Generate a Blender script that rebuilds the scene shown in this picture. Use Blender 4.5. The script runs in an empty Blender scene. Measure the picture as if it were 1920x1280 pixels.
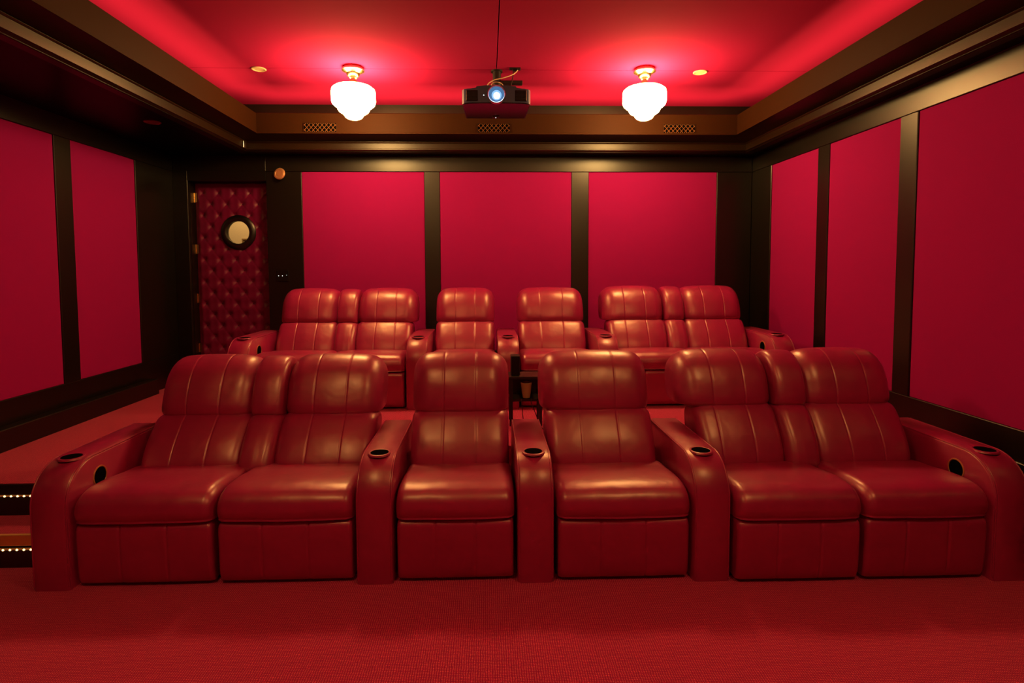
import bpy, math, random
from mathutils import Vector, Matrix
random.seed(4)
sc = bpy.context.scene
COL = sc.collection

# ------------------------------------------------------------ camera
FPX, CX, CY, EYE = 1050.0, 946.0, 564.0, 1.532
yaw, pitch, roll = 31 / 1050.0, math.atan(59 / 1050.0), 0.004
fw = Vector((math.sin(yaw) * math.cos(pitch), math.cos(yaw) * math.cos(pitch), -math.sin(pitch)))
rt = fw.cross(Vector((0, 0, 1))).normalized()
up = rt.cross(fw)
rt, up = rt * math.cos(roll) - up * math.sin(roll), up * math.cos(roll) + rt * math.sin(roll)
cam = bpy.data.cameras.new('camera')
cam.sensor_width = 36
cam.lens = FPX / 1920 * 36
cam.shift_x = (960 - CX) / 1920
cam.shift_y = (CY - 640) / 1920
cam.clip_start = 0.05
co = bpy.data.objects.new('camera', cam)
COL.objects.link(co)
co.matrix_world = Matrix(((rt.x, up.x, -fw.x, 0), (rt.y, up.y, -fw.y, 0), (rt.z, up.z, -fw.z, EYE), (0, 0, 0, 1)))
sc.camera = co

# ------------------------------------------------------------ world, exposure
w = bpy.data.worlds.new('world')
sc.world = w
w.use_nodes = True
w.node_tree.nodes['Background'].inputs[0].default_value = (0.02, 0.008, 0.006, 1)
w.node_tree.nodes['Background'].inputs[1].default_value = 0.1
sc.view_settings.view_transform = 'Standard'
sc.view_settings.look = 'None'
sc.view_settings.gamma = 1
sc.view_settings.exposure = 0.5
sc.cycles.max_bounces = 8
sc.cycles.sample_clamp_indirect = 6.0

LAMP = (1.0, 0.56, 0.17)       # warm bulbs of the two globes
LAMP_STRENGTH = 60.0
FRONT_STRENGTH = 29.0          # the second pair, above the camera, is dimmed
COVE = (1.0, 0.50, 0.15)
COVE_POWER = 2.0               # watts per metre of hidden strip

# room, metres: x right, y away from the camera, z up
XL, XR, YB, YF = -3.25, 2.82, 5.95, -1.2
ZC, ZS = 3.25, 2.715            # tray ceiling, soffit
PLAT = 0.356                   # rear platform
LX0, LX1, LY = -2.22, 2.47, 5.55   # opening of the ceiling tray


# ------------------------------------------------------------ helpers
class MB:
    """collects geometry for ONE mesh object"""
    def __init__(s):
        s.v, s.f = [], []

    def add(s, vs, fs):
        o = len(s.v)
        s.v += [tuple(p) for p in vs]
        s.f += [tuple(i + o for i in f) for f in fs]
        return s

    def box(s, x0, x1, y0, y1, z0, z1, b=0.0):
        if b <= 0:
            vs = [(x, y, z) for x in (x0, x1) for y in (y0, y1) for z in (z0, z1)]
            fs = [(0, 1, 3, 2), (4, 6, 7, 5), (0, 4, 5, 1), (2, 3, 7, 6), (0, 2, 6, 4), (1, 5, 7, 3)]
            return s.add(vs, fs)
        # chamfered box
        vs, idx = [], {}
        for ix, x in enumerate((x0, x1)):
            for iy, y in enumerate((y0, y1)):
                for iz, z in enumerate((z0, z1)):
                    sx, sy, sz = (b if ix == 0 else -b), (b if iy == 0 else -b), (b if iz == 0 else -b)
                    idx[ix, iy, iz, 0] = len(vs); vs.append((x, y + sy, z + sz))
                    idx[ix, iy, iz, 1] = len(vs); vs.append((x + sx, y, z + sz))
                    idx[ix, iy, iz, 2] = len(vs); vs.append((x + sx, y + sy, z))
        fs = []
        for a in (0, 1):
            fs.append([idx[a, 0, 0, 0], idx[a, 1, 0, 0], idx[a, 1, 1, 0], idx[a, 0, 1, 0]])
            fs.append([idx[0, a, 0, 1], idx[1, a, 0, 1], idx[1, a, 1, 1], idx[0, a, 1, 1]])
            fs.append([idx[0, 0, a, 2], idx[1, 0, a, 2], idx[1, 1, a, 2], idx[0, 1, a, 2]])
        for a in (0, 1):
            for c in (0, 1):
                fs.append([idx[0, a, c, 1], idx[1, a, c, 1], idx[1, a, c, 2], idx[0, a, c, 2]])
                fs.append([idx[a, 0, c, 0], idx[a, 1, c, 0], idx[a, 1, c, 2], idx[a, 0, c, 2]])
                fs.append([idx[a, c, 0, 0], idx[a, c, 1, 0], idx[a, c, 1, 1], idx[a, c, 0, 1]])
        for k in [(i, j, l) for i in (0, 1) for j in (0, 1) for l in (0, 1)]:
            fs.append([idx[k + (0,)], idx[k + (1,)], idx[k + (2,)]])
        return s.add(vs, fs)

    def tube(s, path, r, n=10, closed=False):
        P = [Vector(p) for p in path]
        m = len(P)
        rings = []
        ref = None
        for i in range(m):
            if closed:
                t = P[(i + 1) % m] - P[i - 1]
            else:
                t = P[min(i + 1, m - 1)] - P[max(i - 1, 0)]
            t.normalize()
            if ref is None:
                ref = Vector((0, 0, 1)) if abs(t.z) < 0.9 else Vector((1, 0, 0))
            a = (ref - t * ref.dot(t)).normalized()
            ref = a
            b = t.cross(a)
            rings.append([P[i] + (a * math.cos(2 * math.pi * k / n) + b * math.sin(2 * math.pi * k / n)) * r for k in range(n)])
        vs = [p for R in rings for p in R]
        fs = []
        for i in range(m if closed else m - 1):
            j = (i + 1) % m
            for k in range(n):
                fs.append((i * n + k, i * n + (k + 1) % n, j * n + (k + 1) % n, j * n + k))
        if not closed:
            fs.append(tuple(range(n)))
            fs.append(tuple((m - 1) * n + k for k in range(n)))
        return s.add(vs, fs)

    def lathe(s, prof, c, n=32, M=None, close_profile=False):
        """prof: (radius, height) pairs round the local z axis, moved by matrix M"""
        M = M or Matrix()
        vs, fs = [], []
        m = len(prof)
        for r, h in prof:
            for k in range(n):
                a = 2 * math.pi * k / n
                vs.append(Vector(c) + M @ Vector((r * math.cos(a), r * math.sin(a), h)))
        for i in range(m if close_profile else m - 1):
            j = (i + 1) % m
            for k in range(n):
                fs.append((i * n + k, i * n + (k + 1) % n, j * n + (k + 1) % n, j * n + k))
        if not close_profile:
            fs.append(tuple(range(n)))
            fs.append(tuple((m - 1) * n + k for k in range(n)))
        return s.add(vs, fs)

    def prism(s, poly, axis, a0, a1):
        """poly: 2-D outline; axis 'x' -> (y,z), 'y' -> (x,z), 'z' -> (x,y)"""
        def pt(p, a):
            return {'x': (a, p[0], p[1]), 'y': (p[0], a, p[1]), 'z': (p[0], p[1], a)}[axis]
        n = len(poly)
        vs = [pt(p, a0) for p in poly] + [pt(p, a1) for p in poly]
        fs = [tuple(range(n)), tuple(range(2 * n - 1, n - 1, -1))]
        fs += [(i, (i + 1) % n, n + (i + 1) % n, n + i) for i in range(n)]
        return s.add(vs, fs)

    def cushion(s, prof, x0, x1, anchor, r=0.05, bulge=0.01, seams=(), sd=0.006, sw=0.006, rz=None, wob=0.0):
        """soft pillow: a closed (y,z) outline swept along x, its ends rounded with radius r,
        swollen by bulge in the middle, with stitched grooves at the x positions in seams"""
        n = len(prof)
        Ay, Az = anchor
        Ly = max(abs(p[0] - Ay) for p in prof)
        Lz = max(abs(p[1] - Az) for p in prof)
        st = []
        for k in range(9):
            a = math.pi / 2 * (1 - k / 8)
            st.append((r * (1 - math.sin(a)), r * (1 - math.cos(a))))
        xs = [(x0 + d, e) for d, e in st]
        inner = set()
        N = max(6, int((x1 - x0) / 0.035))
        for i in range(1, N):
            inner.add(round(x0 + r + (x1 - x0 - 2 * r) * i / N, 5))
        for q in seams:
            for d in (-0.022, -0.013, -0.008, -0.004, 0, 0.004, 0.008, 0.013, 0.022):
                inner.add(round(q + d, 5))
        xs += [(x, 0.0) for x in sorted(inner) if x0 + r + 0.001 < x < x1 - r - 0.001]
        xs += [(x1 - d, e) for d, e in reversed(st)]
        vs, fs = [], []
        ph = random.random() * 6
        for x, e in xs:
            u = 2 * (x - x0) / (x1 - x0) - 1
            g = -bulge * (1 - abs(u) ** 2.1)
            for q in seams:
                g += sd * math.exp(-((x - q) / sw) ** 2)
            for (y, z) in prof:
                wv = wob * math.sin(7 * u + 9 * z + ph) * math.cos(11 * z - 3 * u + ph)
                ky = 1 - (e + g + wv) / Ly
                kz = 1 - ((e if rz is None else e * rz) + g * 0.7) / Lz
                vs.append((x, Ay + (y - Ay) * ky, Az + (z - Az) * kz))
        m = len(xs)
        for i in range(m - 1):
            for k in range(n):
                fs.append((i * n + k, i * n + (k + 1) % n, (i + 1) * n + (k + 1) % n, (i + 1) * n + k))
        fs.append(tuple(range(n)))
        fs.append(tuple((m - 1) * n + k for k in range(n)))
        return s.add(vs, fs)

    def build(s, name, mat, parent=None, smooth=40):
        me = bpy.data.meshes.new(name)
        me.from_pydata(s.v, [], s.f)
        import bmesh
        bm = bmesh.new(); bm.from_mesh(me)
        bmesh.ops.recalc_face_normals(bm, faces=bm.faces[:])
        bm.to_mesh(me); bm.free()
        me.materials.append(mat)
        if smooth:
            me.polygons.foreach_set('use_smooth', [True] * len(me.polygons))
            me.set_sharp_from_angle(angle=math.radians(smooth))
        me.update()
        o = bpy.data.objects.new(name, me)
        COL.objects.link(o)
        if parent is not None:
            o.parent = parent
        return o


def spline(pts, per=6):
    """closed Catmull-Rom through (y,z) points"""
    out = []
    n = len(pts)
    for i in range(n):
        p0, p1, p2, p3 = pts[i - 1], pts[i], pts[(i + 1) % n], pts[(i + 2) % n]
        for k in range(per):
            t = k / per
            out.append(tuple(0.5 * (2 * b + (c - a) * t + (2 * a - 5 * b + 4 * c - d) * t * t + (3 * b - a - 3 * c + d) * t ** 3)
                             for a, b, c, d in zip(p0, p1, p2, p3)))
    return out


def tag(o, label, cat, group=None):
    o['label'] = label
    o['category'] = cat
    if group:
        o['group'] = group
    return o


def thing(name, label, cat, loc, group=None, rz=0.0):
    o = bpy.data.objects.new(name, None)
    o.empty_display_size = 0.1
    COL.objects.link(o)
    o.location = loc
    o.rotation_euler = (0, 0, rz)
    return tag(o, label, cat, group)


def struct(name, mb, mat, smooth=0, parent=None):
    o = mb.build(name, mat, parent, smooth)
    o['kind'] = 'structure'
    return o


# ------------------------------------------------------------ materials
def principled(name, base, rough=0.5, spec=0.5, metal=0.0, emit=None, strength=0.0, sheen=0.0):
    m = bpy.data.materials.new(name)
    m.use_nodes = True
    b = m.node_tree.nodes['Principled BSDF']
    b.inputs['Base Color'].default_value = (*base, 1)
    b.inputs['Roughness'].default_value = rough
    b.inputs['Specular IOR Level'].default_value = spec
    b.inputs['Metallic'].default_value = metal
    if sheen:
        b.inputs['Sheen Weight'].default_value = sheen
    if emit:
        b.inputs['Emission Color'].default_value = (*emit, 1)
        b.inputs['Emission Strength'].default_value = strength
    return m, m.node_tree, b


def noise_bump(nt, b, scale, strength, dist=0.002, detail=3.0, color=None, cvar=0.15):
    N, L = nt.nodes, nt.links
    tc = N.new('ShaderNodeTexCoord')
    ns = N.new('ShaderNodeTexNoise')
    ns.inputs['Scale'].default_value = scale
    ns.inputs['Detail'].default_value = detail
    L.new(tc.outputs['Object'], ns.inputs['Vector'])
    bp = N.new('ShaderNodeBump')
    bp.inputs['Strength'].default_value = strength
    bp.inputs['Distance'].default_value = dist
    L.new(ns.outputs['Fac'], bp.inputs['Height'])
    L.new(bp.outputs['Normal'], b.inputs['Normal'])
    if color:
        mx = N.new('ShaderNodeMix')
        mx.data_type = 'RGBA'
        mx.inputs['A'].default_value = (*[c * (1 - cvar) for c in color], 1)
        mx.inputs['B'].default_value = (*[c * (1 + cvar) for c in color], 1)
        L.new(ns.outputs['Fac'], mx.inputs['Factor'])
        L.new(mx.outputs['Result'], b.inputs['Base Color'])
    return tc, ns, bp


def make_leather():
    base = (0.31, 0.007, 0.088)
    m, nt, b = principled('red_leather', base, 0.40, 0.9)
    b.inputs['Specular Tint'].default_value = (1.0, 0.82, 0.55, 1)
    b.inputs['Coat Weight'].default_value = 0.55
    b.inputs['Coat Roughness'].default_value = 0.34
    b.inputs['Coat IOR'].default_value = 1.7
    N, L = nt.nodes, nt.links
    tc = N.new('ShaderNodeTexCoord')
    v = N.new('ShaderNodeTexVoronoi'); v.inputs['Scale'].default_value = 260
    n1 = N.new('ShaderNodeTexNoise'); n1.inputs['Scale'].default_value = 9; n1.inputs['Detail'].default_value = 2
    n2 = N.new('ShaderNodeTexNoise'); n2.inputs['Scale'].default_value = 60; n2.inputs['Detail'].default_value = 3
    for t in (v, n1, n2):
        L.new(tc.outputs['Object'], t.inputs['Vector'])
    b1 = N.new('ShaderNodeBump'); b1.inputs['Strength'].default_value = 0.35; b1.inputs['Distance'].default_value = 0.02
    b2 = N.new('ShaderNodeBump'); b2.inputs['Strength'].default_value = 0.12; b2.inputs['Distance'].default_value = 0.002
    b3 = N.new('ShaderNodeBump'); b3.inputs['Strength'].default_value = 0.12; b3.inputs['Distance'].default_value = 0.001
    L.new(n1.outputs['Fac'], b1.inputs['Height'])
    L.new(n2.outputs['Fac'], b2.inputs['Height'])
    L.new(v.outputs['Distance'], b3.inputs['Height'])
    L.new(b1.outputs['Normal'], b2.inputs['Normal'])
    L.new(b2.outputs['Normal'], b3.inputs['Normal'])
    L.new(b3.outputs['Normal'], b.inputs['Normal'])
    mx = N.new('ShaderNodeMix'); mx.data_type = 'RGBA'
    mx.inputs['A'].default_value = (*[c * 0.88 for c in base], 1)
    mx.inputs['B'].default_value = (*[c * 1.12 for c in base], 1)
    L.new(n1.outputs['Fac'], mx.inputs['Factor'])
    L.new(mx.outputs['Result'], b.inputs['Base Color'])
    return m


def make_carpet():
    m, nt, b = principled('red_carpet', (0.3, 0.02, 0.02), 0.95, 0.1, sheen=0.1)
    N, L = nt.nodes, nt.links
    tc = N.new('ShaderNodeTexCoord')
    w1 = N.new('ShaderNodeTexWave'); w1.wave_type = 'BANDS'; w1.bands_direction = 'X'
    w1.inputs['Scale'].default_value = 34; w1.inputs['Distortion'].default_value = 2.5; w1.inputs['Detail'].default_value = 1
    w2 = N.new('ShaderNodeTexWave'); w2.wave_type = 'BANDS'; w2.bands_direction = 'Y'
    w2.inputs['Scale'].default_value = 38; w2.inputs['Distortion'].default_value = 2.5; w2.inputs['Detail'].default_value = 1
    ns = N.new('ShaderNodeTexNoise'); ns.inputs['Scale'].default_value = 120; ns.inputs['Detail'].default_value = 3
    for t in (w1, w2, ns):
        L.new(tc.outputs['Object'], t.inputs['Vector'])
    mu = N.new('ShaderNodeMath'); mu.operation = 'MULTIPLY'
    L.new(w1.outputs['Fac'], mu.inputs[0]); L.new(w2.outputs['Fac'], mu.inputs[1])
    ad = N.new('ShaderNodeMath'); ad.operation = 'MULTIPLY'
    L.new(mu.outputs[0], ad.inputs[0]); L.new(ns.outputs['Fac'], ad.inputs[1])
    rp = N.new('ShaderNodeValToRGB')
    rp.color_ramp.elements[0].position = 0.02; rp.color_ramp.elements[0].color = (0.32, 0.003, 0.085, 1)
    rp.color_ramp.elements[1].position = 0.42; rp.color_ramp.elements[1].color = (0.74, 0.11, 0.16, 1)
    L.new(ad.outputs[0], rp.inputs['Fac'])
    L.new(rp.outputs['Color'], b.inputs['Base Color'])
    bp = N.new('ShaderNodeBump'); bp.inputs['Strength'].default_value = 0.6; bp.inputs['Distance'].default_value = 0.004
    L.new(ad.outputs[0], bp.inputs['Height'])
    L.new(bp.outputs['Normal'], b.inputs['Normal'])
    return m


LEATHER = make_leather()
CARPET = make_carpet()


def simple(name, base, rough=0.5, spec=0.5, metal=0.0, scale=80, strength=0.08, emit=None, es=0.0, cvar=0.1, sheen=0.0):
    m, nt, b = principled(name, base, rough, spec, metal, emit, es, sheen)
    noise_bump(nt, b, scale, strength, 0.002, 3, base, cvar)
    return m


FABRIC = simple('crimson_fabric', (0.325, 0.009, 0.130), 0.95, 0.05, scale=420, strength=0.25)
CEILRED = simple('red_ceiling_fabric', (0.42, 0.013, 0.095), 0.95, 0.05, scale=300, strength=0.15)
BLACK = simple('black_satin_paint', (0.004, 0.003, 0.0016), 0.35, 0.6, scale=120, strength=0.03)
SOFFIT = simple('black_soffit_paint', (0.002, 0.0014, 0.001), 0.4, 0.08, scale=120, strength=0.03)
FRIEZE = simple('brown_frieze_paint', (0.032, 0.011, 0.0024), 0.62, 0.08, scale=120, strength=0.03)
BROWN = simple('dark_brown_satin_paint', (0.016, 0.006, 0.0015), 0.38, 0.32, scale=120, strength=0.03)
BLKPL = simple('black_plastic', (0.012, 0.012, 0.013), 0.45, 0.5)
HOLE = simple('hole_shade_black', (0.002, 0.002, 0.002), 1.0, 0.02)  # matte black puts the shade of holes into colour; also on recline controls
CUPBLK = simple('black_cup_liner', (0.004, 0.004, 0.004), 0.35, 0.4)
GROOVE = simple('black_gap', (0.02, 0.002, 0.003), 0.9, 0.1)
TUFT = simple('oxblood_tufted_leather', (0.15, 0.002, 0.050), 0.40, 0.5, scale=60, strength=0.15)
BRASS = simple('polished_brass', (0.85, 0.60, 0.28), 0.22, 0.5, 1.0, scale=40, strength=0.02)
NOSING = simple('lit_gold_nosing', (0.80, 0.46, 0.15), 0.42, 0.5, 0.6, scale=40, strength=0.02)  # bright gold puts the glare on the lit lower nosing into its colour
LATT = simple('bronze_lattice', (0.22, 0.10, 0.03), 0.45, 0.4, scale=40, strength=0.02)
DIMC = simple('dull_pink_brown_metal', (0.20, 0.10, 0.09), 0.5, 0.3)
COPPER = simple('copper_disc', (0.85, 0.42, 0.22), 0.4, 0.5, 0.6, scale=200, strength=0.1)
CREAM = simple('cream_plastic', (0.80, 0.62, 0.38), 0.5, 0.4)
CABLE = simple('cream_cable', (0.75, 0.62, 0.42), 0.5, 0.4)
PROJ = simple('projector_flare_blue', (0.045, 0.095, 0.210), 0.40, 0.5)  # blue tint of the lens flare put into the body colour
PROJU = simple('projector_gloss_underside', (0.010, 0.008, 0.010), 0.18, 0.6)
TAN = simple('tan_cup', (0.30, 0.20, 0.09), 0.55, 0.4)
HALL = simple('hall_cream_wall', (0.78, 0.54, 0.25), 0.8, 0.2)
HALLTRIM = simple('hall_brown_trim', (0.28, 0.15, 0.04), 0.6, 0.3)
SILVER = simple('silver_metal', (0.7, 0.7, 0.72), 0.3, 0.5, 1.0)
GLOBE = principled('lit_opal_glass', (0.9, 0.85, 0.75), 0.3, 0.5, 0.0, LAMP, LAMP_STRENGTH)[0]
GLOBEF = principled('dimmed_opal_glass', (0.9, 0.85, 0.75), 0.3, 0.5, 0.0, LAMP, FRONT_STRENGTH)[0]
BULB = principled('lit_bulb', (0.9, 0.8, 0.6), 0.4, 0.5, 0.0, (1.0, 0.52, 0.16), 4.5)[0]
LEDW = principled('white_indicator_light', (0.8, 0.9, 0.9), 0.4, 0.5, 0.0, (0.75, 0.95, 0.9), 1.2)[0]
LENS = principled('blue_lens_glass', (0.02, 0.05, 0.09), 0.08, 0.6, 0.0, (0.08, 0.24, 0.50), 0.50)[0]
HALO = principled('lens_glow_blue', (0.1, 0.2, 0.3), 0.2, 0.5, 0.0, (0.25, 0.55, 0.95), 0.75)[0]
BEAM = principled('lit_lens_core', (0.9, 0.95, 1.0), 0.2, 0.5, 0.0, (0.75, 0.9, 1.0), 6.0)[0]
GLASS = principled('porthole_glass', (1, 1, 1), 0.02, 0.5)[0]
GLASS.node_tree.nodes['Principled BSDF'].inputs['Transmission Weight'].default_value = 1.0
GLASS.node_tree.nodes['Principled BSDF'].inputs['IOR'].default_value = 1.1

# ------------------------------------------------------------ shell
struct('floor', MB().box(XL - 0.2, XR + 0.2, YF, 3.7, -0.1, 0.0), CARPET)
# raised rear platform with the aisle that comes forward on the left
plat = MB()
plat.prism([(XL - 0.2, 3.13), (-2.26, 3.13), (-2.26, 3.68), (XR + 0.2, 3.68), (XR + 0.2, 7.6), (XL - 0.2, 7.6)], 'z', -0.1, PLAT)
struct('floor.001', plat, CARPET)
struct('floor.002', MB().box(XL - 0.2, -2.26, 2.90, 3.13, -0.1, 0.178), CARPET)

# walls: dark board behind, satin rails and stiles in front of it, fabric panels set between them
PZ0, PZ1 = 0.668, 2.556
struct('wall_left', MB().box(XL - 0.15, XL - 0.03, YF, YB + 0.3, 0, ZC), BLACK)
struct('wall_right', MB().box(XR + 0.03, XR + 0.15, YF, YB + 0.3, 0, ZC), BLACK)
struct('wall_front', MB().box(XL - 0.15, XR + 0.15, YF - 0.12, YF, 0, ZC), FABRIC)
DX0, DX1, DZ1 = -3.10, -2.30, 2.46      # door opening in the back wall
wb = MB()
wb.box(XL - 0.03, DX0, YB + 0.03, YB + 0.20, PLAT, ZC)
wb.box(DX1, XR + 0.03, YB + 0.03, YB + 0.20, PLAT, ZC)
wb.box(DX0, DX1, YB + 0.03, YB + 0.20, DZ1, ZC)
struct('wall_back', wb, BLACK)

back_panels = [(-1.933, -0.662), (-0.500, 0.889), (1.071, 2.443)]
left_panels = [(3.56, 4.36), (4.53, 5.33)]
right_panels = [(2.60, 3.645), (3.80, 4.60), (4.755, 5.545)]
tn = [0]


def trim(mb, mat=None, smooth=0):
    tn[0] += 1
    return struct('trim_%d' % tn[0], mb, mat or BLACK, smooth)


BV = 0.004
YD = 6.09                                # front of the door leaf
# back wall frame
trim(MB().box(DX1, XR, YB, YB + 0.03, PZ1, ZS, BV))
trim(MB().box(DX1, XR, YB, YB + 0.03, PLAT, PZ0, BV))
xs = [DX1] + [v for p in back_panels for v in p] + [XR]
for i in range(0, len(xs), 2):
    trim(MB().box(xs[i], xs[i + 1], YB, YB + 0.03, PZ0, PZ1, BV))
trim(MB().box(XL, DX0, YB - 0.012, YB + 0.03, PLAT, DZ1 + 0.10, 0.002))       # door casing, left
trim(MB().box(DX0, DX1, YB - 0.012, YB + 0.03, DZ1, DZ1 + 0.10))       # door casing, head
trim(MB().box(XL, DX1, YB, YB + 0.03, DZ1 + 0.10, ZS, BV))
trim(MB().box(DX0, DX0 + 0.004, YB + 0.03, YB + 0.19, PLAT, DZ1))          # jambs
trim(MB().box(DX1 - 0.004, DX1, YB + 0.03, YB + 0.19, PLAT, DZ1))
st = MB()                                                                    # strips added to block hall light leaking round the leaf
st.box(DX0, DX0 + 0.03, YD + 0.046, YD + 0.06, PLAT, DZ1).box(DX1 - 0.03, DX1, YD + 0.046, YD + 0.06, PLAT, DZ1).box(DX0 + 0.03, DX1 - 0.03, YD + 0.046, YD + 0.06, DZ1 - 0.03, DZ1)
trim(st)
# side wall frames
for X, s, pans, zb in ((XL, 1, left_panels, 0.0), (XR, -1, right_panels, 0.0)):
    a, b_ = sorted((X, X - s * 0.03))
    trim(MB().box(a, b_, YF, YB, PZ1, ZS, BV))
    trim(MB().box(a, b_, YF, YB, zb, PZ0, BV))
    ys = [YF] + [v for p in pans for v in p] + [YB]
    for i in range(0, len(ys), 2):
        trim(MB().box(a, b_, ys[i], ys[i + 1], PZ0, PZ1, BV))
struct('baseboard_left', MB().box(XL, XL + 0.09, YF, 5.42, 0.0, 0.50, 0.006), BLACK)
struct('baseboard_right', MB().box(XR - 0.02, XR, YF, YB, 0.0, 0.50, 0.004), BLACK)

# fabric panels
PN = ['crimson fabric panel on the back wall, nearest the tufted door',
      'crimson fabric panel in the middle of the back wall, behind the two recliners',
      'crimson fabric panel on the back wall, nearest the right wall']
for (a, b_), lab in zip(back_panels, PN):
    tag(MB().box(a, b_, YB + 0.010, YB + 0.028, PZ0, PZ1, 0.003).build('acoustic_panel', FABRIC, None, 0), lab, 'wall panel', 'fabric panels on the back wall')
PN = ['crimson fabric panel on the left wall, cut off by the left edge of the photo',
      'crimson fabric panel on the left wall, the one nearer the tufted door']
for (a, b_), lab in zip(left_panels, PN):
    tag(MB().box(XL - 0.028, XL - 0.010, a, b_, PZ0, PZ1, 0.003).build('acoustic_panel', FABRIC, None, 0), lab, 'wall panel', 'fabric panels on the left wall')
PN = ['large crimson fabric panel on the right wall, cut off by the photo edge',
      'crimson fabric panel on the right wall, middle of the three',
      'narrow looking crimson fabric panel on the right wall, nearest the back corner']
for (a, b_), lab in zip(right_panels, PN):
    tag(MB().box(XR + 0.010, XR + 0.028, a, b_, PZ0, PZ1, 0.003).build('acoustic_panel', FABRIC, None, 0), lab, 'wall panel', 'fabric panels on the right wall')

# tray ceiling in three stretched panels with thin open joints
JX, JY, G = 0.085, 4.93, 0.004
cl = MB()
cl.box(XL - 0.15, JX - G, YF, JY - G, ZC, ZC + 0.03, 0.003)
cl.box(JX + G, XR + 0.15, YF, JY - G, ZC, ZC + 0.03, 0.003)
cl.box(XL - 0.15, XR + 0.15, JY + G, YB + 0.3, ZC, ZC + 0.03, 0.003)
struct('ceiling', cl, CEILRED)
struct('ceiling.001', MB().box(XL - 0.2, XR + 0.2, YF - 0.1, YB + 0.4, ZC + 0.03, ZC + 0.08), GROOVE)


# crown round the tray: frieze board, cove, fascia
def sweep(prof):
    vs, fs = [], []
    n = len(prof)
    for st in range(4):
        for o, z in prof:
            vs.append({0: (LX0 - o, YF, z), 1: (LX0 - o, LY + o, z), 2: (LX1 + o, LY + o, z), 3: (LX1 + o, YF, z)}[st])
    for st in range(3):
        for k in range(n):
            fs.append((st * n + k, st * n + (k + 1) % n, (st + 1) * n + (k + 1) % n, (st + 1) * n + k))
    fs.append(tuple(range(n))); fs.append(tuple(3 * n + k for k in range(n)))
    return MB().add(vs, fs)


trim(sweep([(0.012, 3.050), (0.0, 3.042), (0.004, 2.868), (-0.006, 2.864), (-0.006, 2.850), (0.03, 2.85), (0.03, 3.05)]), FRIEZE)
trim(sweep([(0.0, 2.850), (0.06, 2.842), (0.13, 2.826), (0.168, 2.812), (0.168, 2.806), (0.22, 2.806), (0.22, 2.85)]), BROWN, 30)
trim(sweep([(0.160, 2.806), (0.166, 2.800), (0.172, 2.796), (0.172, 2.746), (0.164, 2.742), (0.164, 2.732), (0.176, 2.728), (0.20, 2.713), (0.26, 2.713), (0.26, 2.806)]), BROWN)
sf = MB()
sf.box(XL, LX0 - 0.19, YF, YB, ZS, ZS + 0.03)
sf.box(LX1 + 0.19, XR, YF, YB, ZS, ZS + 0.03)
sf.box(LX0 - 0.19, LX1 + 0.19, LY + 0.19, YB, ZS, ZS + 0.03)
trim(sf, SOFFIT)

# hidden strips of the cove shine up behind the frieze
def strip(name, a, b_, cx, cy, ang):
    # b_: width of the strip across the trough
    ld = bpy.data.lights.new(name, 'AREA')
    ld.shape = 'RECTANGLE'
    ld.size, ld.size_y = a, b_
    ld.energy = COVE_POWER * a
    ld.color = COVE
    lo = bpy.data.objects.new(name, ld)
    COL.objects.link(lo)
    lo.location = (cx, cy, 2.97)
    lo.rotation_euler = (math.pi, 0, ang)
    return lo


strip('cove_light', LX1 - LX0, 0.04, (LX0 + LX1) / 2, LY + 0.12, 0)
strip('cove_light', LY - YF, 0.04, LX0 - 0.12, (LY + YF) / 2, math.pi / 2)
strip('cove_light', LY - YF, 0.04, LX1 + 0.12, (LY + YF) / 2, math.pi / 2)

# ------------------------------------------------------------ tufted door with a porthole
PXD, PZD, PR = -2.648, 1.936, 0.128
dn = bpy.data.objects.new('door_1', None)
COL.objects.link(dn); dn.location = (DX0, YD, PLAT); dn['kind'] = 'structure'
DW, DH = DX1 - DX0 - 0.012, DZ1 - PLAT - 0.008


def tuft(x, z):
    a, h = 0.165, 0.235
    u, v = x / a + z / h, x / a - z / h
    du, dv = u - round(u), v - round(v)
    dx, dz = (du + dv) * a / 2, (du - dv) * h / 2          # offset from the nearest button
    rr = math.hypot(dx, dz)
    crease = math.exp(-(min(abs(du), abs(dv)) / 0.045) ** 2)
    return 0.020 - 0.016 * math.exp(-(rr / 0.030) ** 2) - 0.0045 * crease * math.exp(-(rr / 0.10) ** 2) + 0.004 * math.cos(2 * math.pi * u) * -1 * math.cos(2 * math.pi * v) * 0.5


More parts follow.
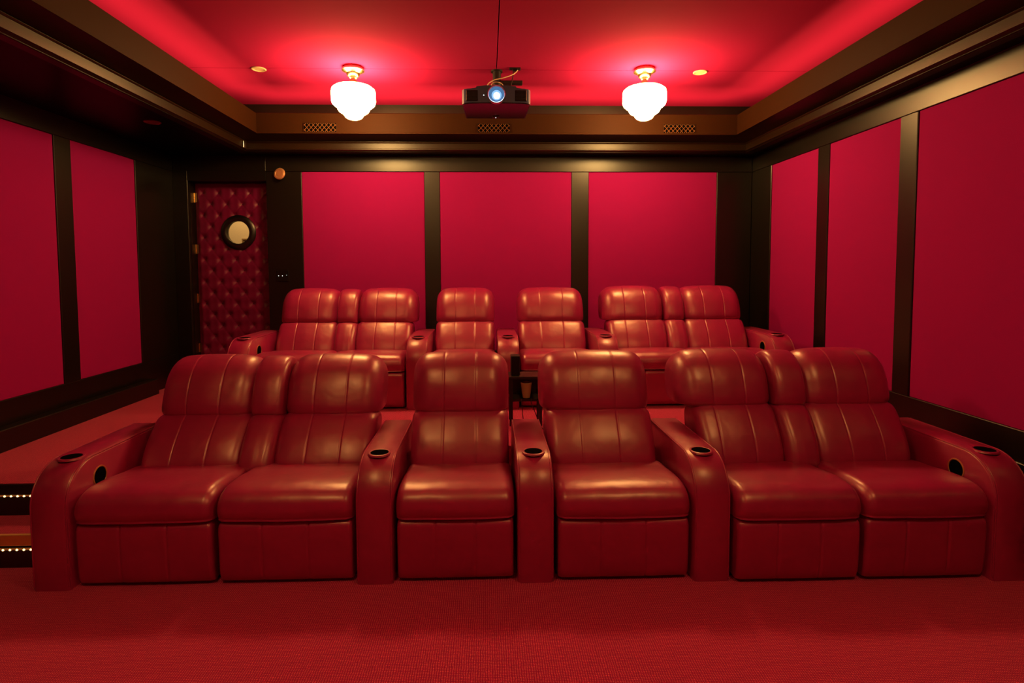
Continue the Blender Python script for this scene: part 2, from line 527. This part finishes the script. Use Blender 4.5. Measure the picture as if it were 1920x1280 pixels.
dm = MB()
nx, nz = 96, 250
vs, fs = [], []
for j in range(nz + 1):
    for i in range(nx + 1):
        x, z = DW * i / nx + 0.006, DH * j / nz + 0.004
        e = min(1, min(x, DW - x + 0.012, z, DH - z + 0.008) / 0.05)
        vs.append((x, -tuft(x, z) * max(0, e), z))
px, pz = PXD - DX0, PZD - PLAT
for j in range(nz):
    for i in range(nx):
        x, z = DW * (i + .5) / nx + 0.006, DH * (j + .5) / nz + 0.004
        if (x - px) ** 2 + (z - pz) ** 2 > (PR + 0.006) ** 2:
            fs.append((j * (nx + 1) + i, j * (nx + 1) + i + 1, (j + 1) * (nx + 1) + i + 1, (j + 1) * (nx + 1) + i))
dm.add(vs, fs).build('tufted_pad', TUFT, dn, 180)
core = MB()
ring = [(PR + 0.004)]
n = 48
vs, fs = [], []
for yy in (0.001, 0.045):
    for k in range(n):
        a = 2 * math.pi * k / n
        vs.append((px + (PR + 0.004) * math.cos(a), yy, pz + (PR + 0.004) * math.sin(a)))
    for k in range(n):
        a = 2 * math.pi * k / n
        c, s_ = math.cos(a), math.sin(a)
        tx = ((DW + 0.006 - px) if c > 0 else (px - 0.006)) / max(abs(c), 1e-6)
        tz = ((DH + 0.004 - pz) if s_ > 0 else (pz - 0.004)) / max(abs(s_), 1e-6)
        t = min(tx, tz)
        vs.append((px + t * c, yy, pz + t * s_))
for base in (0, 2 * n):
    for k in range(n):
        fs.append((base + k, base + (k + 1) % n, base + n + (k + 1) % n, base + n + k))
for k in range(n):
    fs.append((k, (k + 1) % n, 2 * n + (k + 1) % n, 2 * n + k))
    fs.append((n + k, n + (k + 1) % n, 3 * n + (k + 1) % n, 3 * n + k))
core.add(vs, fs).build('door_slab', BLACK, dn, 0)
RX = Matrix.Rotation(math.pi / 2, 4, 'X')      # lathe axis -> towards the camera (-y)
fr = MB().lathe([(PR - 0.010, 0.0), (PR - 0.008, 0.040), (PR + 0.006, 0.048), (PR + 0.040, 0.042), (PR + 0.056, 0.026), (PR + 0.058, 0.0)],
                (px, 0, pz), 48, RX, True).build('porthole_frame', BLACK, dn)
MB().lathe([(0.001, 0.0), (PR - 0.004, 0.0), (PR - 0.004, 0.006), (0.001, 0.006)], (px, 0.02, pz), 48, RX).build('porthole_glass', GLASS, fr)
for z in (2.302, 1.761, 1.237, 0.708):
    hg = MB()
    hg.tube([(-0.004, -0.030, z - PLAT - 0.050), (-0.004, -0.030, z - PLAT + 0.050)], 0.009, 12)
    hg.tube([(-0.004, -0.030, z - PLAT + 0.050), (-0.004, -0.030, z - PLAT + 0.058)], 0.006, 12)
    hg.box(0.002, 0.030, -0.026, -0.022, z - PLAT - 0.048, z - PLAT + 0.048)
    hg.build('hinge', BRASS, dn)
# the lit hall behind the porthole
struct('wall_hall', MB().box(-4.6, -1.2, 7.45, 7.55, PLAT, 3.2), HALL)
trim(MB().box(-3.203, -1.6, 7.43, 7.45, 1.931, 1.947).box(-3.203, -3.187, 7.43, 7.45, PLAT, 1.931), HALLTRIM)
ld = bpy.data.lights.new('hall_lamp', 'POINT'); ld.energy = 28; ld.color = (1, 0.72, 0.40); ld.shadow_soft_size = 0.1
lo = bpy.data.objects.new('hall_lamp', ld); COL.objects.link(lo); lo.location = (-3.0, 6.75, 2.75)

# ------------------------------------------------------------ steps on the left: nosings and rope lights
for y, z, lab in ((2.90, 0.178, 'gold lit nosing on the edge of the lower carpeted step'), ):
    tag(MB().box(XL + 0.09, -2.262, y - 0.022, y - 0.001, z - 0.055, z + 0.001, 0.002).build('stair_nosing', NOSING, None, 0), lab, 'stair nosing')
tag(MB().box(XL + 0.09, -2.262, 3.108, 3.129, PLAT - 0.058, PLAT + 0.001, 0.003).build('stair_nosing', BLACK, None, 0),
    'dark nosing on the edge of the raised aisle floor, above the upper rope light', 'stair nosing')
struct('trim_90', MB().box(XL + 0.09, -2.262, 2.893, 2.899, 0.0, 0.122), BLACK)
struct('trim_91', MB().box(XL + 0.09, -2.262, 3.123, 3.129, 0.178, 0.287), BLACK)
for y, z, lab in ((2.884, 0.098, 'glowing rope light under the nosing of the lower step'),
                  (3.114, 0.288, 'glowing rope light under the edge of the raised aisle, above the upper step')):
    t = thing('rope_light', lab, 'rope light', (XL + 0.1, y, z), 'rope lights on the steps')
    MB().tube([(0, 0, 0.006), (0.88, 0, 0.006)], 0.006, 8).build('tube', CREAM, t)
    for k in range(25):
        MB().lathe([(0.001, -0.005), (0.0045, -0.003), (0.0055, 0.0), (0.0045, 0.003), (0.001, 0.005)], (0.02 + k * 0.035, -0.005, 0.004), 10).build('bulb', BULB, t)

# ------------------------------------------------------------ seating
AH, AL, AW, AR = 0.60, 0.81, 0.178, 0.20


def arm_outline(inset=0.0):
    pts = [(0.0 + inset, 0.0)]
    c = (AR, AH - AR)
    for k in range(15):
        a = math.pi - math.pi / 2 * k / 14
        pts.append((c[0] + (AR - inset) * math.cos(a), c[1] + (AR - inset) * math.sin(a)))
    pts += [(0.45, AH - inset), (AL - 0.02 - inset, AH - inset), (AL - inset, AH - 0.03 - inset), (AL - inset, 0.0)]
    return pts


def make_arm(parent, xc, btn=None):
    """armrest centred at xc; btn: +1/-1 puts the round recline control on that side"""
    h = AW / 2
    m = MB()
    st = [(-h, 0.016), (-h + 0.005, 0.007), (-h + 0.016, 0.0), (h - 0.016, 0.0), (h - 0.005, 0.007), (h, 0.016)]
    vs, fs = [], []
    for dx, ins in st:
        vs += [(xc + dx, y, z) for y, z in arm_outline(ins)]
    n = len(arm_outline())
    for i in range(len(st) - 1):
        for k in range(n):
            fs.append((i * n + k, i * n + (k + 1) % n, (i + 1) * n + (k + 1) % n, (i + 1) * n + k))
    fs.append(tuple(range(n))); fs.append(tuple((len(st) - 1) * n + k for k in range(n)))
    arm = m.add(vs, fs).build('armrest', LEATHER, parent, 50)
    pp = MB()
    for s in (-1, 1):
        path = [(xc + s * (h - 0.007), y, z) for y, z in arm_outline(0.005)[:-2]]
        path[0] = (path[0][0], path[0][1], 0.02)
        pp.tube(path, 0.0045, 8)
    pp.build('piping', LEATHER, arm)
    cup = MB().lathe([(0.060, -0.006), (0.057, 0.0015), (0.053, 0.0035), (0.049, 0.0035), (0.046, 0.0025), (0.045, -0.006)], (xc, 0.168, AH - 0.001), 32, None, True)
    cup.build('cup_holder_rim', LEATHER, arm)
    MB().lathe([(0.001, 0.0022), (0.0455, 0.0022), (0.0455, 0.0005), (0.001, 0.0005)], (xc, 0.168, AH), 32).build('cup_hole_shade', HOLE, arm)  # flat dark disc in place of the shade inside the cup hole
    if btn:
        RY = Matrix.Rotation(btn * math.pi / 2, 4, 'Y')
        MB().lathe([(0.044, -0.002), (0.047, 0.004), (0.052, 0.003), (0.054, -0.002)], (xc + btn * h, 0.235, 0.478), 28, RY, True).build('control_ring', BRONZE, arm)
        MB().lathe([(0.001, 0.002), (0.044, 0.002), (0.044, -0.001), (0.001, -0.001)], (xc + btn * h, 0.235, 0.478), 28, RY).build('recline_control', HOLE, arm)
    return arm


BRONZE = simple('bronze_ring', (0.40, 0.14, 0.06), 0.35, 0.6)
SEAT_PROF = spline([(0.035, 0.322), (0.008, 0.335), (-0.004, 0.370), (-0.001, 0.398), (0.008, 0.422), (0.024, 0.441), (0.052, 0.458), (0.110, 0.470), (0.220, 0.468),
                    (0.360, 0.452), (0.480, 0.440), (0.530, 0.400), (0.530, 0.340), (0.300, 0.320)], 5)
FOOT_PROF = spline([(0.050, 0.022), (0.026, 0.028), (0.014, 0.080), (0.010, 0.180), (0.008, 0.260), (0.012, 0.296), (0.035, 0.313), (0.120, 0.316), (0.150, 0.280), (0.150, 0.060)], 5)
LOW_PROF = spline([(0.470, 0.400), (0.440, 0.420), (0.436, 0.470), (0.470, 0.560), (0.525, 0.645), (0.565, 0.690), (0.610, 0.706), (0.700, 0.700), (0.730, 0.640), (0.690, 0.480), (0.640, 0.400)], 5)
HEAD_PROF = spline([(0.620, 0.698), (0.588, 0.708), (0.575, 0.745), (0.582, 0.810), (0.602, 0.890), (0.640, 0.965), (0.700, 1.015), (0.770, 1.028), (0.835, 1.000),
                    (0.860, 0.930), (0.840, 0.820), (0.800, 0.720), (0.720, 0.698)], 5)


def shifted(prof, dy, dz=0.0):
    return [(y + dy, z + dz) for y, z in prof]


def warp(prof, W):
    """set how a back leans: heights of its foot, crease and top, and how far each goes back"""
    zs = (0.44, 0.70, 1.03)
    out = []
    for y, z in prof:
        if z < zs[1]:
            t = (z - zs[0]) / (zs[1] - zs[0]); i = 0
        else:
            t = (z - zs[1]) / (zs[2] - zs[1]); i = 1
        out.append((y + W[3 + i] + (W[4 + i] - W[3 + i]) * t, W[i] + (W[i + 1] - W[i]) * t))
    return out


def make_seat(parent, x0, x1, b0, b1, W):
    """one place: seat from x0 to x1, back from b0 to b1"""
    t = (x1 - x0) / 3
    MB().cushion(FOOT_PROF, x0 + 0.010, x1 - 0.010, (0.15, 0.02), 0.022, 0.004, (x0 + t, x1 - t), 0.004, 0.006, wob=0.001).build('footrest', LEATHER, parent, 75)
    MB().cushion(SEAT_PROF, x0 + 0.005, x1 - 0.005, (0.45, 0.322), 0.045, 0.012, (), wob=0.002, rz=1.0).build('seat_cushion', LEATHER, parent, 75)
    t = (b1 - b0) / 3
    c0, c1 = max(b0, x0 + 0.006), min(b1, x1 - 0.006)      # the lower cushion stays between the arms
    bk = MB().cushion(warp(LOW_PROF, W), c0, c1, (0.72 + W[4], 0.42), 0.060, 0.026, (b0 + t, b1 - t), 0.0042, 0.004, wob=0.003, rz=0.60).build('backrest', LEATHER, parent, 75)
    MB().cushion(warp(HEAD_PROF, W), b0 - 0.004, b1 + 0.004, (0.84 + W[5], W[1] + 0.02), 0.100, 0.030, (b0 + t, b1 - t), 0.0032, 0.004, wob=0.003, rz=0.95).build('headrest', LEATHER, parent, 75)


def make_wedge(parent, b0, b1, W):
    MB().cushion(shifted(warp(LOW_PROF, W), -0.035, 0.0), b0, b1, (0.70 + W[4], 0.42), 0.050, 0.012, (), wob=0.002, rz=0.4).build('wedge_backrest', LEATHER, parent, 75)
    MB().cushion(shifted(warp(HEAD_PROF, W), -0.030, 0.004), b0 + 0.002, b1 - 0.002, (0.82 + W[5], W[1] + 0.02), 0.030, 0.014, (), wob=0.002, rz=0.6).build('wedge_headrest', LEATHER, parent, 75)


def make_base(parent, x0, x1):
    m = MB().box(x0 + 0.01, x1 - 0.01, 0.10, 0.80, 0.0, 0.318)
    m.build('base', BLKPL, parent, 0)
    sh = MB().prism([(0.66, 0.05), (0.86, 0.05), (0.91, 0.84), (0.86, 0.86), (0.72, 0.60)], 'x', x0 + 0.07, x1 - 0.07)
    sh.build('back_shell', LEATHER, parent, 30)


def recliner(label, group, X0, X1, y, z, W, dx=0.0):
    """recliner that owns its right-hand armrest (centre X1); X0 is the neighbour's arm centre"""
    t = thing('recliner', label, 'recliner', ((X0 + X1) / 2, y, z), group)
    h = (X1 - X0) / 2
    g = AW / 2 + 0.006
    make_base(t, -h + g, h - g)
    make_seat(t, -h + g + 0.004, h - g - 0.004, -h + g + 0.018 + dx, h - g - 0.018 + dx, W)
    make_arm(t, h)
    return t


def loveseat(label, group, X0, X1, y, z, arms, W, dl=0.0, dr=0.0):
    t = thing('loveseat', label, 'loveseat', ((X0 + X1) / 2, y, z), group)
    h = (X1 - X0) / 2
    g = AW / 2 + 0.006
    a, b_ = -h + g, h - g
    make_base(t, a, b_)
    wd = 0.165
    bw = (b_ - a - wd) / 2
    make_seat(t, a + 0.004, -0.003, a + 0.012 + dl, a + bw - 0.004 + (dl + dr) / 2, W)
    make_seat(t, 0.003, b_ - 0.004, b_ - bw + 0.004 + (dl + dr) / 2, b_ - 0.012 + dr, W)
    make_wedge(t, -wd / 2 - 0.012 + (dl + dr) / 2, wd / 2 + 0.012 + (dl + dr) / 2, W)
    if 'L' in arms:
        make_arm(t, -h, 1 if arms == 'LR' or arms == 'L' else None)
    if 'R' in arms:
        make_arm(t, h, -1 if arms == 'R' else None)
    return t


FR, BR = 'front row of red leather seats', 'back row of red leather seats'
loveseat('red leather loveseat at the left end of the front row, beside the lit steps', FR, -2.100, -0.559, 2.667, 0, 'LR', (0.435, 0.675, 0.990, 0.02, 0.07, 0.12), 0.03, 0.01)
recliner('red leather recliner in the front row, next to the left loveseat', FR, -0.559, 0.2275, 2.655, 0, (0.44, 0.70, 1.018, 0, 0, 0))
recliner('red leather recliner in the front row, next to the right loveseat', FR, 0.2275, 1.090, 2.635, 0, (0.44, 0.707, 1.018, 0, 0.01, 0.02), -0.025)
loveseat('red leather loveseat at the right end of the front row, against the right wall panels', FR, 1.090, 2.545, 2.585, 0, 'R', (0.455, 0.730, 1.022, 0.02, 0.035, 0.06), -0.075, -0.03)
loveseat('red leather loveseat at the left end of the raised back row, beside the tufted door', BR, -2.085, -0.602, 4.67, PLAT, 'LR', (0.425, 0.682, 0.985, 0, 0, 0.02), 0.035, 0.03)
recliner('red leather recliner in the raised back row, next to its left loveseat', BR, -0.602, 0.171, 4.67, PLAT, (0.425, 0.682, 0.985, 0, 0, 0.02))
recliner('red leather recliner in the raised back row, next to its right loveseat', BR, 0.171, 1.022, 4.67, PLAT, (0.425, 0.682, 0.985, 0, 0, 0.02))
loveseat('red leather loveseat at the right end of the raised back row, near the back corner', BR, 1.022, 2.54, 4.67, PLAT, 'R', (0.43, 0.69, 0.995, 0, 0, 0.02), -0.03, 0.0)

# ------------------------------------------------------------ little black table between the rows
t = thing('side_table', 'small black table with a lower shelf between the two rows', 'table', (0.28, 4.20, PLAT))
zt = 0.731 - PLAT
MB().box(-0.125, 0.125, -0.06, 0.16, zt - 0.022, zt, 0.003).build('tabletop', BLACK, t, 0)
MB().box(-0.118, 0.118, -0.05, 0.15, 0.185, 0.205, 0.003).build('shelf', BLACK, t, 0)
MB().box(-0.112, 0.112, 0.145, 0.155, 0.205, zt - 0.022).build('back_panel', BLACK, t, 0)
for x in (-0.110, 0.110):
    for y in (-0.045, 0.145):
        MB().box(x - 0.012, x + 0.012, y - 0.012, y + 0.012, 0.0, zt - 0.022, 0.002).build('leg', BLACK, t, 0)
cup = MB().lathe([(0.001, 0.0), (0.028, 0.0), (0.041, 0.105), (0.0425, 0.112), (0.040, 0.116), (0.037, 0.112), (0.025, 0.006), (0.001, 0.006)], (0, 0, 0), 28).build('cup', TAN)
cup.location = (0.286, 4.19, PLAT + 0.208)
tag(cup, 'tapered tan cup on the shelf of the small black table', 'cup')
t = thing('speaker_box', 'narrow upright black box standing on the small black table', 'box', (0.205, 4.24, PLAT + zt))
MB().box(-0.034, 0.034, -0.04, 0.06, 0, 0.148, 0.003).build('cabinet', BLKPL, t, 0)
MB().box(-0.030, 0.030, -0.043, -0.040, 0.006, 0.142, 0.001).build('grille', CUPBLK, t, 0)
for x, dx, lab in ((0.245, 0.018, 'thin black cable hanging straight from the shelf of the small table'),
                   (0.318, 0.070, 'thin black cable slanting down to the right from the small table')):
    pts = [(x, 4.135, PLAT + 0.214), (x, 4.128, PLAT + 0.19)] + [(x + dx * k / 8, 4.125 - 0.02 * k / 8, PLAT + 0.185 - 0.182 * k / 8) for k in range(9)] + [(x + dx * 1.2, 4.05, PLAT + 0.003)]
    tag(MB().tube(pts, 0.003, 8).build('cable', BLKPL), lab, 'cable', 'cables of the small table')

# ------------------------------------------------------------ schoolhouse ceiling lamps
for x, y, gm, lab in ((-1.134, 4.89, GLOBE, 'lit stepped opal glass ceiling lamp left of the projector'),
                  (1.356, 4.875, GLOBE, 'lit stepped opal glass ceiling lamp right of the projector'),
                  (-1.134, 0.95, GLOBEF, 'dimmed stepped opal glass ceiling lamp above the camera, on its left'),
                  (1.356, 0.95, GLOBEF, 'dimmed stepped opal glass ceiling lamp above the camera, on its right')):
    t = thing('ceiling_lamp', lab, 'ceiling lamp', (x, y, ZC), 'ceiling lamps')
    MB().lathe([(0.001, 0.0), (0.078, 0.0), (0.080, -0.012), (0.094, -0.020), (0.094, -0.032), (0.080, -0.040), (0.058, -0.052), (0.050, -0.075), (0.036, -0.084), (0.001, -0.084)], (0, 0, 0), 36).build('canopy', BRASS, t)
    MB().lathe([(0.001, -0.080), (0.032, -0.080), (0.034, -0.092), (0.024, -0.100), (0.024, -0.112), (0.034, -0.118), (0.034, -0.126), (0.050, -0.134), (0.060, -0.150), (0.060, -0.162), (0.001, -0.162)], (0, 0, 0), 32).build('fitter', BRASS, t)
    MB().lathe([(0.058, -0.150), (0.062, -0.156), (0.110, -0.160), (0.155, -0.170), (0.178, -0.188), (0.184, -0.212), (0.184, -0.250), (0.184, -0.285), (0.176, -0.310), (0.156, -0.328),
                (0.138, -0.334), (0.134, -0.340), (0.133, -0.354), (0.122, -0.372), (0.104, -0.384), (0.086, -0.387), (0.082, -0.392), (0.081, -0.404), (0.068, -0.422), (0.044, -0.434),
                (0.001, -0.438)], (0, 0, 0), 40).build('glass_globe', gm, t, 60)

# ------------------------------------------------------------ projector
t = thing('projector', 'dark ceiling projector with a glowing blue lens facing the camera', 'projector', (0.077, 4.60, 2.872))
W2 = 0.278
outl = [(-W2 + 0.015, 0.03), (-W2 + 0.05, 0.012), (-0.10, 0.0), (0.10, 0.0), (W2 - 0.05, 0.012), (W2 - 0.015, 0.03), (W2, 0.06), (W2 - 0.015, 0.47), (-W2 + 0.015, 0.47), (-W2, 0.06)]
body = MB().prism(outl, 'z', 0.006, 0.118).build('body', PROJ, t, 25)
MB().prism([(x * 0.97, 0.01 + y * 0.97) for x, y in outl], 'z', 0.0, 0.006).build('underside', PROJU, t, 25)
MB().prism([(-W2 + 0.03, 0.118), (-0.165, 0.132), (-0.160, 0.142), (-0.09, 0.150), (0.09, 0.150), (0.160, 0.142), (0.165, 0.132), (W2 - 0.03, 0.118)], 'y', 0.03, 0.45).build('top_cover', PROJ, t, 20)
for s in (-1, 1):
    v = MB()
    v.box(min(s * 0.150, s * 0.245), max(s * 0.150, s * 0.245), 0.000, 0.02, 0.018, 0.104, 0.004)
    for k in range(7):
        v.box(min(s * 0.155, s * 0.240), max(s * 0.155, s * 0.240), -0.003, 0.004, 0.024 + k * 0.011, 0.028 + k * 0.011)
    v.build('air_vent', CUPBLK, t, 0)
lr = MB().lathe([(0.062, -0.004), (0.062, 0.016), (0.067, 0.021), (0.073, 0.018), (0.075, 0.008), (0.075, -0.004)], (0, 0.0, 0.066), 40, RX, True).build('lens_ring', SILVER, t)
lens = MB().lathe([(0.001, 0.010), (0.030, 0.008), (0.062, 0.002), (0.062, -0.002), (0.001, -0.002)], (0, 0, 0.066), 40, RX).build('lens', LENS, t)
MB().lathe([(0.001, 0.0115), (0.028, 0.0105), (0.040, 0.0085), (0.040, 0.003), (0.001, 0.003)], (0.001, -0.001, 0.060), 36, RX).build('lens_glow_disc', HALO, lens)  # disc added to ease the lens glow from core to rim
MB().lathe([(0.001, 0.012), (0.020, 0.0115), (0.027, 0.008), (0.027, 0.004), (0.001, 0.004)], (0.002, -0.003, 0.056), 28, RX).build('lens_core', BEAM, lens)
MB().lathe([(0.001, 0.003), (0.004, 0.002), (0.004, 0.0), (0.001, 0.0)], (-0.102, 0.0, 0.062), 12, RX).build('status_light', LEDW, t)
MB().box(-0.030, 0.028, 0.38, 0.44, -0.008, 0.002, 0.002).build('foot', BLKPL, t, 0)
MB().lathe([(0.001, -0.004), (0.004, -0.003), (0.004, 0.0), (0.001, 0.0)], (0.0, 0.40, -0.008), 12).build('status_light', LEDW, t)
zt = ZC - 2.872
mt = MB().lathe([(0.001, zt), (0.050, zt), (0.050, zt - 0.012), (0.036, zt - 0.014), (0.034, 0.150), (0.001, 0.150)], (0.01, 0.36, 0), 28).build('mount_pole', BLKPL, t)
MB().box(0.04, 0.232, 0.33, 0.39, zt - 0.115, zt - 0.088, 0.003).build('mount_arm', BLKPL, mt, 0)
t = thing('cable_plate', 'small black cable outlet plate on the ceiling behind the projector', 'ceiling plate', (0.242, 4.90, ZC))
MB().box(-0.048, 0.048, -0.03, 0.03, -0.006, 0.0, 0.002).build('plate', BLKPL, t, 0)
MB().box(-0.020, 0.020, -0.012, 0.012, -0.022, -0.006, 0.002).build('socket', CUPBLK, t, 0)


def bez(pts, n=10):
    P = [Vector(p) for p in pts]
    out = []
    for i in range(len(P) - 1):
        p0, p1, p2, p3 = P[max(i - 1, 0)], P[i], P[i + 1], P[min(i + 2, len(P) - 1)]
        for k in range(n):
            s = k / n
            out.append(0.5 * (2 * p1 + (p2 - p0) * s + (2 * p0 - 5 * p1 + 4 * p2 - p3) * s * s + (3 * p1 - p0 - 3 * p2 + p3) * s ** 3))
    return out + [P[-1]]


tag(MB().tube(bez([(0.265, 4.888, 3.232), (0.225, 4.85, 3.185), (0.14, 4.82, 3.145), (0.06, 4.80, 3.12), (0.01, 4.78, 3.08), (-0.005, 4.76, 3.028)]), 0.0042, 8).build('cable', CABLE),
    'cream cable looping from the ceiling plate to the projector', 'cable')
tag(MB().tube(bez([(0.228, 4.888, 3.232), (0.222, 4.87, 3.17), (0.205, 4.85, 3.09), (0.195, 4.84, 3.020)]), 0.004, 8).build('cable', BLKPL),
    'black cable running down from the ceiling plate to the projector', 'cable')
tag(MB().tube(bez([(0.030, 4.74, 3.028), (0.045, 4.74, 3.075), (0.085, 4.76, 3.090), (0.125, 4.74, 3.070), (0.145, 4.72, 3.026)]), 0.0035, 8).build('cable', CABLE),
    'short cream cable bowed over the top of the projector', 'cable')

# ------------------------------------------------------------ recessed lights, vents, small wall things
for x, y, z, lab, mt in ((-1.946, 4.945, ZC, 'unlit round recessed light in the red ceiling, left of the left lamp', CREAM),
                         (1.869, 4.955, ZC, 'unlit round recessed light in the red ceiling, right of the right lamp', CREAM),
                         (-2.661, 4.61, ZS, 'unlit round recessed light in the black soffit above the left wall', DIMC)):
    t = thing('recessed_light', lab, 'recessed light', (x, y, z), 'recessed lights')
    MB().lathe([(0.044, 0.0), (0.060, 0.0), (0.062, -0.004), (0.056, -0.008), (0.046, -0.006)], (0, 0, 0), 32, None, True).build('trim_ring', mt, t)
    MB().lathe([(0.001, -0.003), (0.046, -0.003), (0.046, 0.0), (0.001, 0.0)], (0, 0, 0), 32).build('cover', mt, t)

for xc, lab in ((-1.614, 'diamond lattice air grille in the brown frieze, behind the left lamp'),
                (0.067, 'diamond lattice air grille in the brown frieze, below the projector'),
                (1.893, 'diamond lattice air grille in the brown frieze, right of the right lamp')):
    t = thing('air_grille', lab, 'air grille', (xc, LY - 0.002, 2.908), 'air grilles in the frieze')
    hw, hh = 0.155, 0.040
    MB().box(-hw, hw, 0.0, 0.004, -hh, hh).build('backing', HOLE, t, 0)  # dark sheet in place of the shaded recess behind the lattice
    lat = MB()
    sp = 0.042
    k = -12
    while k < 13:
        for s in (-1, 1):
            # line x = k*sp + s*z*0.9 inside the opening
            p0 = (k * sp - s * hh * 0.9, -hh); p1 = (k * sp + s * hh * 0.9, hh)
            pts = []
            for q in range(17):
                x = p0[0] + (p1[0] - p0[0]) * q / 16; z = p0[1] + (p1[1] - p0[1]) * q / 16
                if -hw <= x <= hw:
                    pts.append((x, -0.003, z))
            if len(pts) > 1:
                lat.tube([pts[0], pts[-1]], 0.0022, 6)
        k += 1
    lat.build('lattice', LATT, t)
    MB().box(-hw - 0.004, hw + 0.004, -0.005, 0.0, -hh - 0.004, -hh).box(-hw - 0.004, hw + 0.004, -0.005, 0.0, hh, hh + 0.004).box(-hw - 0.004, -hw, -0.005, 0.0, -hh, hh).box(hw, hw + 0.004, -0.005, 0.0, -hh, hh).build('frame', BROWN, t, 0)

t = thing('wall_disc', 'small round copper coloured disc high on the back wall beside the door', 'wall fitting', (-2.137, YB, 2.521))
TL = Matrix.Rotation(math.radians(80), 4, 'X') @ Matrix.Rotation(math.radians(-14), 4, 'Y')
MB().lathe([(0.001, 0.0), (0.034, 0.0), (0.034, 0.03), (0.001, 0.03)], (0, 0, 0), 24, RX).build('neck', BLKPL, t)
MB().lathe([(0.001, 0.022), (0.056, 0.022), (0.062, 0.028), (0.062, 0.036), (0.056, 0.044), (0.040, 0.047), (0.036, 0.044), (0.014, 0.046), (0.001, 0.046)], (0, -0.006, 0), 32, TL).build('face', COPPER, t)

t = thing('wall_keypad', 'black wall keypad with tiny white indicator lights beside the door', 'keypad', (-2.150, YB, 1.475))
MB().box(-0.065, 0.065, -0.008, 0.0, -0.058, 0.058, 0.003).build('plate', CUPBLK, t, 0)
for x, z, r in ((-0.042, 0.0, 0.0038), (-0.003, 0.0, 0.0038), (0.041, 0.006, 0.0022)):
    MB().lathe([(0.0005, 0.010), (r * .8, 0.0095), (r, 0.008), (0.0005, 0.008)], (x, 0, z), 12, RX).build('indicator', LEDW, t)

tag(MB().box(-2.386, -2.378, 5.62, 5.66, 2.735, 2.795, 0.001).build('corner_clip', SILVER, None, 0),
    'tiny silver clip on the brown crown near its left back corner', 'clip')
